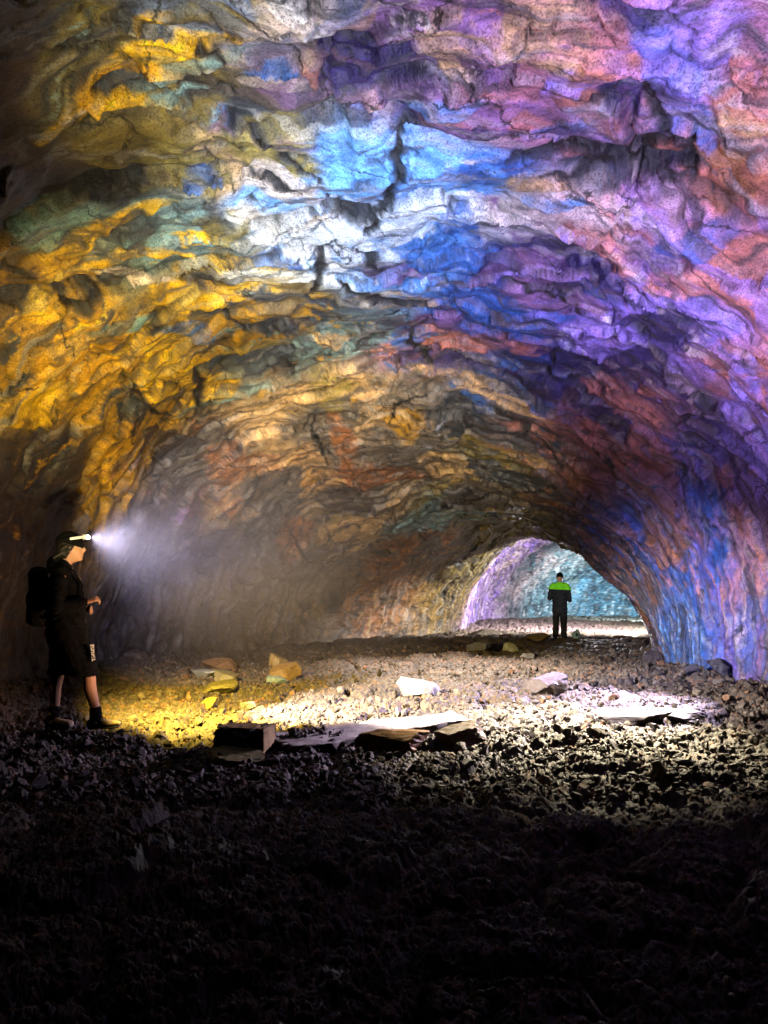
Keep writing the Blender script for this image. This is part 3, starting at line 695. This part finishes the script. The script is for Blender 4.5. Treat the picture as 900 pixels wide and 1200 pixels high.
# headlamp: strap, white housing, lit lens
hl = MB()
for k in range(36):
    a0, a1 = [2*math.pi*(k+q)/36 for q in (0, 1)]
    pts = []
    for a in (a0, a1):
        for dz in (-.014, .014):
            for rr_ in (1.0, 1.03): pts.append((HC[0]-.006+.122*rr_*math.cos(a), .098*rr_*math.sin(a), HC[2]+.098+.022*math.cos(a)+dz))
    hl.add(pts, [(0, 4, 6, 2), (1, 3, 7, 5), (2, 6, 7, 3), (0, 1, 5, 4)])
lamp = hl.build('headlamp', pack_cloth, P1)
LX = Vector((HC[0]+.104, 0, HC[2]+.122))
hb = MB(); hb.box(LX+Vector((.016, 0, 0)), (.044, .075, .044), .010); hb.build('housing', white_plastic, lamp)
sb = MB(); sb.tube([(HC[0]+.0, -.104, HC[2]+.095), (HC[0]+.06, -.097, HC[2]+.108), (HC[0]+.108, -.05, HC[2]+.12)], [(.013, .007)]*3, 10, flat=(0, 0, 1)); sb.build('battery_case', white_plastic, lamp)
ln = MB(); ln.tube([LX+Vector((.038, 0, 0)), LX+Vector((.047, 0, 0))], [.019, .016], 16); ln.build('lens', lens_mat, lamp)
# jacket, shorts, socks, boots, backpack
j = MB()
j.tube([(0.0, 0, .86), (-.005, 0, 1.0), (-.01, 0, 1.15), (-.025, 0, 1.32), (-.04, 0, 1.43)], [(.175, .205), (.175, .20), (.172, .20), (.160, .205), (.095, .16)], 22, flat=(1, 0, 0))
for sg, e_, w_ in ((-1, (-.08, -.255, 1.12), (.145, -.228, 1.17)), (1, (-.055, .265, 1.12), (.115, .14, 1.10))):
    j.tube([(-.045, sg*.16, 1.43), (-.055, sg*.205, 1.38), e_], [.075, .078, .066]); j.tube([e_, Vector(e_).lerp(Vector(w_), .5), w_], [.066, .058, .046])
j.tube([(-.05, 0, 1.43), (-.035, 0, 1.50)], [.095, .085]); j.tube([(-.115, 0, 1.50), (-.10, 0, 1.56)], [(.06, .10), (.045, .085)], 14, flat=(1, 0, 0))
jacket = j.build('jacket', black_cloth, P1, voxel=.008, smooth=3, wrinkle=(.016, 9, 21), cuts=(((0, 0, .84), (0, 0, -1)),))
sh = MB()
sh.tube([(0, 0, .98), (.01, 0, .84)], [(.165, .195), (.18, .205)], 20, flat=(1, 0, 0))
for sg, kn in ((-1, (.185, -.115, .42)), (1, (-.055, .115, .42))):
    sh.tube([(.02, sg*.09, .88), (.01+kn[0]*.45, sg*.105, .68), kn], [(.145, .115), (.145, .118), (.125, .115)], 18, flat=(1, 0, 0))
shorts = sh.build('shorts', black_cloth, P1, voxel=.008, smooth=3, wrinkle=(.014, 8, 31), cuts=(((0, 0, .50), (0, 0, -1)), ((0, 0, .97), (0, 0, 1))))
lg = MB()
for k in range(7):                                # small white marks down the shorts leg
    zz = .78-.021*k; x = .218+.002*k; y = -.225
    hgt = (.016, .010, .014, .012, .013, .006, .012)[k]; wd = (.034, .030, .028, .028, .026, .036, .032)[k]
    lg.box((x, y-.0, zz), (wd, .030, hgt), .002)
    if k in (0, 2, 4): lg.box((x+wd*.28, y, zz-.010), (.008, .030, .012), .001)
    if k in (1, 3, 6): lg.box((x-wd*.28, y, zz-.010), (.008, .030, .012), .001)
lg.build('print', print_white, shorts)
for kn, an in (((.195, -.115, .505), (.262, -.115, .09)), ((-.075, .115, .505), (-.115, .115, .09))):
    k = Vector(kn); a = Vector(an); q = k.lerp(a, .80)
    m = MB(); m.tube([k.lerp(a, .76), q, a], [.050, .055, .05], 14); m.build('sock', black_cloth, P1, voxel=.007, smooth=2, wrinkle=(.006, 30, 4), cuts=((k.lerp(a, .72), (k-a).normalized()),))
boot(P1, (.258, -.115, .1), math.radians(-6), boot_leather, rubber, .15); boot(P1, (-.115, .115, .1), math.radians(-38), boot_leather, rubber, .15)
bp = MB(); bp.box((-.235, 0, 1.22), (.15, .33, .54), .06); bp.box((-.305, 0, 1.12), (.05, .25, .28), .022)
pack = bp.build('backpack', pack_cloth, P1, voxel=.008, smooth=4, wrinkle=(.014, 10, 41))
for sg in (-1, 1):
    m = MB(); m.tube([(-.17, sg*.12, 1.44), (-.06, sg*.135, 1.515), (.06, sg*.135, 1.46), (.135, sg*.14, 1.33), (.11, sg*.17, 1.16), (-.10, sg*.205, 1.02)], [(.008, .026)]*6, 10, flat=(1, 0, 0))
    m.build('strap', pack_cloth, pack)
m = MB(); m.tube([(-.105, -.08, 1.575), (-.05, -.093, 1.61), (-.03, -.095, 1.625)], [(.005, .010)]*3, 8, flat=(0, 1, 0)); m.build('strap', mat_lace, pack)['label'] = 'pale loose strap end'

# --- the person standing with the back to us in the far opening
p2 = on_floor(656, 749)
P2 = empty('person', p2, math.radians(68), 'person seen from behind in navy jacket with lime shoulders in the far opening', 'person')
b = MB(); HC2 = (.01, 0, 1.63); head_shape(b, HC2, math.radians(-6))
b.tube([(-.03, 0, 1.38), (-.01, 0, 1.55)], [.06, .057])
b.tube([(0, 0, .92), (-.01, 0, 1.1), (-.02, 0, 1.28), (-.035, 0, 1.41)], [(.105, .155), (.10, .14), (.115, .165), (.07, .15)], 18, flat=(1, 0, 0))
for sg in (-1, 1):
    b.tube([(0, sg*.095, .92), (.01, sg*.10, .5), (-.01, sg*.105, .09)], [.085, .055, .036]); b.tube([(-.01, sg*.105, .07), (.14, sg*.12, .03)], [.036, .028])
    b.tube([(-.04, sg*.17, 1.39), (-.03, sg*.27, 1.07)], [.05, .042]); b.tube([(-.03, sg*.27, 1.07), (.2, sg*.15, 1.12)], [.04, .027])
    hand(b, (.2, sg*.15, 1.12), (.75, -sg*.6, .1), (-.2, -sg*.3, -.9), -sg, .7)
b.build('body', skin, P2, voxel=.0075, smooth=3)
j = MB()
j.tube([(0, 0, .70), (-.005, 0, .95), (-.01, 0, 1.15), (-.02, 0, 1.30), (-.03, 0, 1.42)], [(.16, .205), (.16, .195), (.165, .205), (.15, .215), (.09, .15)], 22, flat=(1, 0, 0))
for sg in (-1, 1):
    j.tube([(-.035, sg*.16, 1.42), (-.04, sg*.215, 1.34), (-.035, sg*.272, 1.06+.03*sg)], [.075, .076, .058]); j.tube([(-.035, sg*.272, 1.06+.03*sg), (.17, sg*.165, 1.115)], [.058, .046])
jk = j.build('jacket', navy_cloth, P2, voxel=.009, smooth=3, wrinkle=(.014, 9, 51), cuts=(((0, 0, .70), (0, 0, -1)),))
y_ = MB()
y_.tube([(-.02, 0, 1.31), (-.03, 0, 1.43)], [(.158, .222), (.097, .156)], 22, flat=(1, 0, 0))
for sg in (-1, 1): y_.tube([(-.035, sg*.16, 1.425), (-.04, sg*.217, 1.345), (-.038, sg*.25, 1.20)], [.081, .083, .074])
y_.tube([(-.03, 0, 1.42), (-.02, 0, 1.52)], [.085, .075])
y_.build('shoulder_panel', lime_cloth, jk, voxel=.009, smooth=3, wrinkle=(.008, 9, 51), cuts=(((0, 0, 1.32), (0, .06, -1)), ((0, 0, 1.515), (0, 0, 1))))
tr = MB(); tr.tube([(0, 0, .98), (0, 0, .80)], [(.14, .18), (.15, .19)], 20, flat=(1, 0, 0))
for sg in (-1, 1): tr.tube([(0, sg*.09, .86), (.01, sg*.10, .5), (-.01, sg*.112, .02)], [(.12, .105), (.09, .088), (.085, .080)], 16, flat=(1, 0, 0))
tr.build('trousers', navy_cloth, P2, voxel=.009, smooth=3, wrinkle=(.016, 9, 61), cuts=(((0, 0, .055), (0, 0, -1)),))
shoe_white = simple_mat('sole_white', (.6, .6, .62), .6, .1, 40)
for sg in (-1, 1): boot(P2, (-.01, sg*.112, .1), sg*math.radians(14), rubber, shoe_white, .13)
bn = MB(); bn.ball((HC2[0]-.005, 0, HC2[2]+.035), (.115, .094, .118), 18)
bn.build('beanie', black_cloth, P2, voxel=.007, smooth=2, wrinkle=(.005, 24, 71), cuts=((Vector((HC2[0], 0, HC2[2]+.0)), Vector((-.28, 0, -1)).normalized()),))

# ------------------------------------------------------------------ single stones and slabs
STONE = {}
def stone_mat(c):
    if c not in STONE: STONE[c] = rock_mat('stone', None, c, .4, (.5, .85), .5, 2.5)
    return STONE[c]
vS, fS = ico(5)
def stone(name, px, py, w, h, c, label, seed, depth=1.0, tilt=(0, 0), turn=0, cuts=9, cat='rock', slab=False, group=None):
    """px, py: foot of the stone in the photo; w, h: its size there"""
    g_ = on_floor(px, py); k = g_.y/FPX
    v = chunk(vS, seed, cuts, .05)
    if slab: v[:, 2] = np.clip(v[:, 2], -.42, .42)+.10*v[:, 2]
    v += .04*np.stack([perlin(v[:, 0]*5+seed, v[:, 1]*5+v[:, 2]*4, 300+i) for i in range(3)], 1)
    v += .016*np.stack([perlin(v[:, 0]*17+seed, v[:, 1]*17+v[:, 2]*14, 310+i) for i in range(3)], 1)
    ext = v.max(0)-v.min(0); v = (v-(v.max(0)+v.min(0))/2)/ext
    size = np.array((w*k, w*k*depth, h*k))
    M = np.array(Euler((math.radians(tilt[0]), math.radians(tilt[1]), math.radians(turn))).to_matrix())
    v = (v*size)@M.T; v[:, 2] -= v[:, 2].min()
    o = mesh_obj(name, v, fS, stone_mat(c), smooth=True)
    try:
        o.data.set_sharp_from_angle(angle=math.radians(32))
    except Exception: pass
    o.location = (g_.x, g_.y, g_.z-.16*h*k-.01); return tag(o, label, cat, group, 'thing')
stone('rock', 490, 816, 50, 27, (.24, .235, .23), 'pale angular rock lying alone on the dark clinker', 1, .7, (0, 8), 12, 8)
stone('rock_slab', 640, 813, 54, 24, (.11, .09, .10), 'violet flat topped rock half way to the far opening', 2, .9, (6, -8), -20, 8, slab=True, cat='slab')
stone('rock', 327, 783, 25, 24, (.24, .17, .07), 'upright tan squarish rock near the misty wall', 3, .8, (0, -6), 25, 6)
stone('rock_slab', 335, 797, 38, 16, (.19, .12, .045), 'ochre tilted slab in front of the upright tan rock', 4, .8, (12, -14), 10, 7, slab=True, cat='slab')
stone('rock', 322, 804, 26, 15, (.18, .25, .32), 'blue grey rock against the ochre slab', 5, .8, (0, 5), 40, 8)
stone('rock_slab', 256, 811, 48, 13, (.17, .15, .06), 'thin flat olive slab lowest of the left pile', 6, .9, (4, -5), 6, 7, slab=True, cat='slab')
stone('rock_slab', 264, 801, 34, 15, (.17, .15, .09), 'small yellowish slab on top of the thin olive slab', 7, .8, (0, 10), -12, 7, slab=True, cat='slab')
stone('rock', 242, 795, 36, 13, (.22, .23, .25), 'low grey rounded rock at the left end of the pile', 8, .7, (0, 0), 0, 12)
stone('rock', 258, 787, 42, 19, (.16, .09, .05), 'rust brown rock behind the left pile of slabs', 9, .7, (0, 0), 20, 9)
stone('rock', 290, 831, 18, 13, (.28, .30, .33), 'small bluish white stone on yellow clinker', 10, .9, (0, 10), 30, 8)
stone('rock', 244, 829, 22, 16, (.30, .20, .04), 'bright yellow lump beside the small bluish stone', 11, .9, (0, 0), 10, 10)
stone('rock_slab', 748, 845, 105, 15, (.12, .10, .11), 'long thin violet slab overhanging a dark gap', 12, .55, (4, -2), -4, 6, slab=True, cat='slab')
stone('rock_slab', 812, 842, 84, 12, (.11, .095, .11), 'thin violet slab right of the overhanging one', 13, .6, (2, 2), 5, 7, slab=True, cat='slab')
stone('rock', 275, 893, 70, 26, (.22, .19, .07), 'low mossy looking boulder in front of the dark block', 14, .8, (0, -6), 12, 11)
stone('rock_slab', 462, 879, 92, 20, (.40, .20, .05), 'orange broken slab tipped against the pale plank', 15, .5, (24, -9), 8, 7, slab=True, cat='slab')
stone('rock_slab', 540, 873, 66, 22, (.17, .11, .07), 'brown cracked slab at the right end of the pale plank', 16, .6, (16, -8), 14, 9, slab=True, cat='slab')
stone('rock', 597, 764, 22, 12, (.42, .46, .50), 'small white blue stone below the far opening', 17, .8, (0, 14), 30, 7)
stone('rock_slab', 560, 764, 28, 11, (.10, .10, .12), 'dark tilted slab left of the white blue stone', 18, .7, (0, -18), -10, 7, slab=True, cat='slab')
stone('rock_slab', 618, 770, 18, 6, (.34, .33, .36), 'flat pale grey stone right of the white blue one', 19, .7, (0, 0), 10, 8, slab=True, cat='slab')
stone('rock', 630, 752, 32, 13, (.13, .10, .07), 'brown hump of rock just left of the distant feet', 20, .7, (0, 0), 0, 12)
stone('rock', 566, 745, 42, 10, (.12, .09, .06), 'low brown ridge rock under the violet far wall', 21, .6, (0, 0), 0, 12)
stone('rock', 765, 777, 28, 18, (.07, .06, .07), 'dark rock at the foot of the right wall nearest the opening', 22, .8, (0, 0), 30, 10)
stone('rock', 812, 789, 24, 14, (.06, .055, .07), 'small dark rock between two larger ones at the blue wall', 23, .8, (0, 0), 60, 10)
stone('rock', 846, 793, 36, 26, (.06, .055, .065), 'largest dark boulder against the blue right wall', 24, .8, (0, 8), 10, 9)

# the squared dark block with a tan end
g_ = on_floor(284, 884); k = g_.y/FPX
B = empty('stone_block', g_, math.radians(-14), 'dark squared block with a tan end face left of the pale plank', 'block')
dark_stone = rock_mat('dark_stone', None, (.045, .052, .055), .6, (.5, .8), 1.0, 1.5); tan_stone = rock_mat('tan_stone', None, (.42, .27, .10), .3, (.6, .85), .3, 3.0)
def rough_box(sx, sy, sz, amp, seed, n=22):
    b = bmesh.new(); bmesh.ops.create_cube(b, size=1); bmesh.ops.scale(b, vec=(sx, sy, sz), verts=b.verts)
    bmesh.ops.bevel(b, geom=list(b.edges), offset=min(sx, sy, sz)*.12, segments=2, profile=.6, affect='EDGES')
    bmesh.ops.subdivide_edges(b, edges=list(b.edges), cuts=n, use_grid_fill=True)
    b.normal_update(); v = np.array([tuple(q.co) for q in b.verts]); no = np.array([tuple(q.normal) for q in b.verts])
    f = [[q.index for q in p.verts] for p in b.faces]; b.free()
    q = fbm(v[:, 0]*9+seed+v[:, 2]*5, v[:, 1]*9+v[:, 2]*8, 400+seed, 4, .6)-.5*np.abs(perlin(v[:, 0]*5+v[:, 2]*7+seed, v[:, 1]*6+v[:, 2]*3, 430+seed))
    return v+no*(amp*q)[:, None], f
W_, D_, H_ = 56*k, 40*k, 34*k
v, f = rough_box(W_, D_, H_, .05, 3, 14); v[:, 2] += H_/2-.01
mesh_obj('body', v, f, dark_stone, B)
v, f = rough_box(.055, D_*.96, H_*1.04, .012, 5, 8); v += np.array((W_/2+.022, 0, H_/2)); mesh_obj('end_face', v, f, tan_stone, B)
v, f = rough_box(W_*.8, D_*.8, .012, .012, 6, 8); v += np.array((-.01, 0, H_-.004)); mesh_obj('top_crust', v, f, tan_stone, B)
for (x, zz, r) in ((.05, .55, .055), (.10, .35, .05), (-.10, .35, .04)):
    v = chunk(ico(4)[0], int(400+r*1000), 6, .1)*np.array((r, .03, r*1.2)); v += np.array((x*W_*2.2, -D_/2-.012, zz*H_)); mesh_obj('crust_patch', v, ico(4)[1], stone_mat((.20, .24, .23)), B, smooth=False)
# the long pale plank-like slab lying on the clinker
a_ = on_floor(322, 884); b_ = on_floor(542, 852); d_ = b_-a_
v, f = rough_box(d_.length, .50, .09, .014, 9, 30)
v[:, 1] = v[:, 1]*(1-.35*(v[:, 0]/d_.length+.5))+.07*fbm(v[:, 0]*2.2+(v[:, 1] > 0)*9, v[:, 1]*0, 471, 5, .6); v[:, 2] += .03*fbm(v[:, 0]*2.5, v[:, 1]*4, 473, 4)
pl = mesh_obj('plank', v, f, rock_mat('pale_stone', None, (.52, .46, .40), .4, (.6, .85), .2, 2.5))
pl.location = (a_+b_)/2+Vector((0, .10, .055)); pl.rotation_euler = (math.radians(5), 0, math.atan2(d_.y, d_.x))
tag(pl, 'long pale smooth plank of stone lying flat between dark block and orange slab', 'plank', None, 'thing')
# a pale bundle by the distant person's feet
g2 = p2+Vector((.42, -.05, 0)); 
bg_ = MB(); bg_.ball((0, 0, .15), (.16, .13, .16), 16); bg_.ball((.05, .0, .30), (.06, .05, .05), 10)
bag = bg_.build('bag', simple_mat('pale_blue_cloth', (.25, .45, .6), .6, .2, 20, bump=.004), None, voxel=.008, smooth=3, wrinkle=(.02, 12, 81), cuts=(((0, 0, .02), (0, 0, -1)),))
bag.location = g2; bag.scale = (.75,)*3; tag(bag, 'small pale blue bag on the floor right of the distant feet', 'bag')
pk = MB(); pk.ball((-.01, -.12, .17), (.05, .03, .05), 10); pk.build('pocket', navy_cloth, bag)

# ------------------------------------------------------------------ breath mist lit by the headlamp
M1 = Matrix.Translation(P1.location) @ Matrix.Rotation(math.radians(22), 4, 'Z')
LAMP = M1 @ (LX+Vector((.075, 0, 0)))
LT = Vector(POS[pix(345, 668)])
ax = (LT-LAMP); Lm = ax.length-.4
vm = []; fm = []; nr2, nk = 26, 40
for i in range(nr2):
    tq = i/(nr2-1); dd = .01+tq*(Lm-.01); r_ = (.012+.72*dd)*(1-.35*tq)*(math.sqrt(max(0, 1-max(0, (tq-.9)/.1)**2))+.02)
    for k in range(nk):
        a = 2*math.pi*k/nk; vm.append((r_*math.cos(a), r_*math.sin(a), dd))
for i in range(nr2-1):
    for k in range(nk): fm.append((i*nk+k, i*nk+(k+1) % nk, (i+1)*nk+(k+1) % nk, (i+1)*nk+k))
fm.append(tuple(range(nk-1, -1, -1))); fm.append(tuple(range((nr2-1)*nk, nr2*nk)))
mm, nt, pb = new_mat('mist'); nt.nodes.remove(pb)
vol = nt.nodes.new('ShaderNodeVolumePrincipled'); tc = nt.nodes.new('ShaderNodeTexCoord'); sx_ = nt.nodes.new('ShaderNodeSeparateXYZ')
nt.links.new(tc.outputs['Object'], sx_.inputs[0]); X_, Y_, Z_ = sx_.outputs
rho = math_node(nt, 'SQRT', math_node(nt, 'ADD', math_node(nt, 'MULTIPLY', X_, X_), math_node(nt, 'MULTIPLY', Y_, Y_)))
edge = math_node(nt, 'SUBTRACT', 1.0, math_node(nt, 'DIVIDE', rho, math_node(nt, 'MULTIPLY_ADD', Z_, .52)))
edge.node.inputs[1].links[0].from_node.inputs[1].links[0].from_node.inputs[2].default_value = .012
edge = math_node(nt, 'POWER', math_node(nt, 'MAXIMUM', edge, 0), 1.2)
end = math_node(nt, 'SUBTRACT', 1.0, math_node(nt, 'DIVIDE', Z_, Lm)); end = math_node(nt, 'POWER', math_node(nt, 'MAXIMUM', end, 0), .5)
nz = noise_tex(nt, tc.outputs['Object'], 1.5, 4, .62, 1.0)
den = ramp(nt, nz, [(.34, (.12,)*3), (.70, (1, 1, 1))])
nt.links.new(math_node(nt, 'MULTIPLY', math_node(nt, 'MULTIPLY', math_node(nt, 'MULTIPLY', den, edge), math_node(nt, 'MULTIPLY', end, math_node(nt, 'MINIMUM', math_node(nt, 'MULTIPLY_ADD', Z_, 2.6), 1.0))), .14), vol.inputs['Density'])
vol.inputs['Color'].default_value = (.95, .84, .80, 1); vol.inputs['Anisotropy'].default_value = 0
nt.links.new(vol.outputs[0], nt.nodes['Material Output'].inputs['Volume'])
mist = mesh_obj('mist', np.array(vm), fm, mm); bmx = bmesh.new(); bmx.from_mesh(mist.data); bmesh.ops.recalc_face_normals(bmx, faces=bmx.faces); bmx.to_mesh(mist.data); bmx.free()
mist.location = LAMP; mist.rotation_euler = ax.to_track_quat('Z', 'Y').to_euler(); tag(mist, 'misty breath lit by the headlamp along its beam', 'mist', kind='stuff')

# ------------------------------------------------------------------ lamps of the light-painted cave
w = bpy.data.worlds.new('World'); S.world = w; w.use_nodes = True
bg = w.node_tree.nodes['Background']; bg.inputs[0].default_value = (.01, .012, .02, 1); bg.inputs[1].default_value = .0
def spot(name, loc, tgt, col, watts, deg, blend=.6, rad=.06):
    d = bpy.data.lights.new(name, 'SPOT'); d.energy = watts; d.color = col; d.spot_size = math.radians(deg); d.spot_blend = blend; d.shadow_soft_size = rad
    o = bpy.data.objects.new(name, d); C.objects.link(o); o.location = loc
    o.rotation_euler = (Vector(tgt)-Vector(loc)).to_track_quat('-Z', 'Y').to_euler(); return o
def onrock(px, py): return Vector(POS[pix(px, py)])
spot('white_lamp', (-.9, 3.4, .6), onrock(400, 265), (.56, .78, 1), 2300, 46, 1)
spot('white_lamp', (-1.2, 2.2, .6), onrock(345, 50), (.80, .90, 1), 700, 34, 1)
spot('amber_lamp_or_fill', (-1.2, 3.2, .7), onrock(210, 410), (1, .82, .36), 2900, 52, 1)
spot('amber_lamp_or_fill', (-1.0, 2.0, .7), onrock(250, 125), (1, .84, .5), 1300, 33, 1)
spot('violet_lamp', (2.0, 2.4, .7), onrock(730, 200), (.60, .53, 1), 2500, 78, 1)
spot('violet_lamp', (1.4, 5.0, .5), onrock(790, 400), (.64, .52, 1), 1000, 72, 1)
spot('blue_lamp', (1.2, 7.6, .9), onrock(800, 700), (.16, .26, 1), 1500, 52, 1)
spot('warm_lamp', (.6, 6.5, .6), onrock(410, 530), (1, .84, .58), 3500, 70, 1)
spot('floor_lamp', (-2.3, 6.7, 1.6), (.7, 8.6, 0), (1, .88, .80), 5500, 66, .6, .03)
spot('amber_lamp_or_fill', (-2.2, 6.15, 1.5), (-1.4, 8.2, 0), (1, .68, .10), 3200, 92, .8, .03)
spot('amber_lamp_or_fill', (-1.2, 6.2, .8), P1.location+Vector((0, 0, 1.0)), (1, .58, .32), 120, 60, .8, .03)  # added fill on face and legs, in place of floor bounce
spot('violet_lamp', (4.4, 9.8, 2.0), (2.4, 8.8, 0), (.80, .66, 1), 4800, 67, .8, .03)
spot('warm_lamp', (2.9, 9.2, 3.3), (2.0, 7.2, 0), (1, .88, .60), 8000, 51, .9, .03)
spot('headlamp_beam', LAMP, LT, (.66, .66, 1), 1500, 66, .9, .012)
spot('warm_lamp', (1.4, 13.2, 2.9), (1.4, 12.4, 0), (1, .84, .74), 2000, 104, .8, .03)
spot('white_lamp', (2.6, 9.5, 1.5), P2.location+Vector((0, 0, 1.3)), (1, 1, 1), 900, 9, .5, .03)
spot('far_white_lamp', (9.5, 21, 2.5), (5.8, 25, 0), (1, .95, .9), 9000, 120, .6)
spot('far_violet_lamp', (9.0, 22, 1.5), (4.0, 31, 1.7), (.76, .58, 1), 8000, 85, .8)
spot('far_white_lamp', (6.2, 22.5, 1.0), (5.7, 17.8, 1.9), (.95, .93, 1), 1800, 60, .8)
spot('far_cyan_lamp', (12.5, 31, 1.0), (13, 41, 1.5), (.60, .86, 1), 8000, 90, .8)
S.view_settings.view_transform = 'Standard'; S.view_settings.look = 'None'; S.view_settings.exposure = .15; S.view_settings.gamma = 1
S.render.engine = 'CYCLES'; S.cycles.use_denoising = True; S.cycles.max_bounces = 4; S.cycles.diffuse_bounces = 0; S.cycles.volume_bounces = 0
S.cycles.adaptive_threshold = .05; S.cycles.volume_step_rate = 3; S.cycles.volume_max_steps = 48
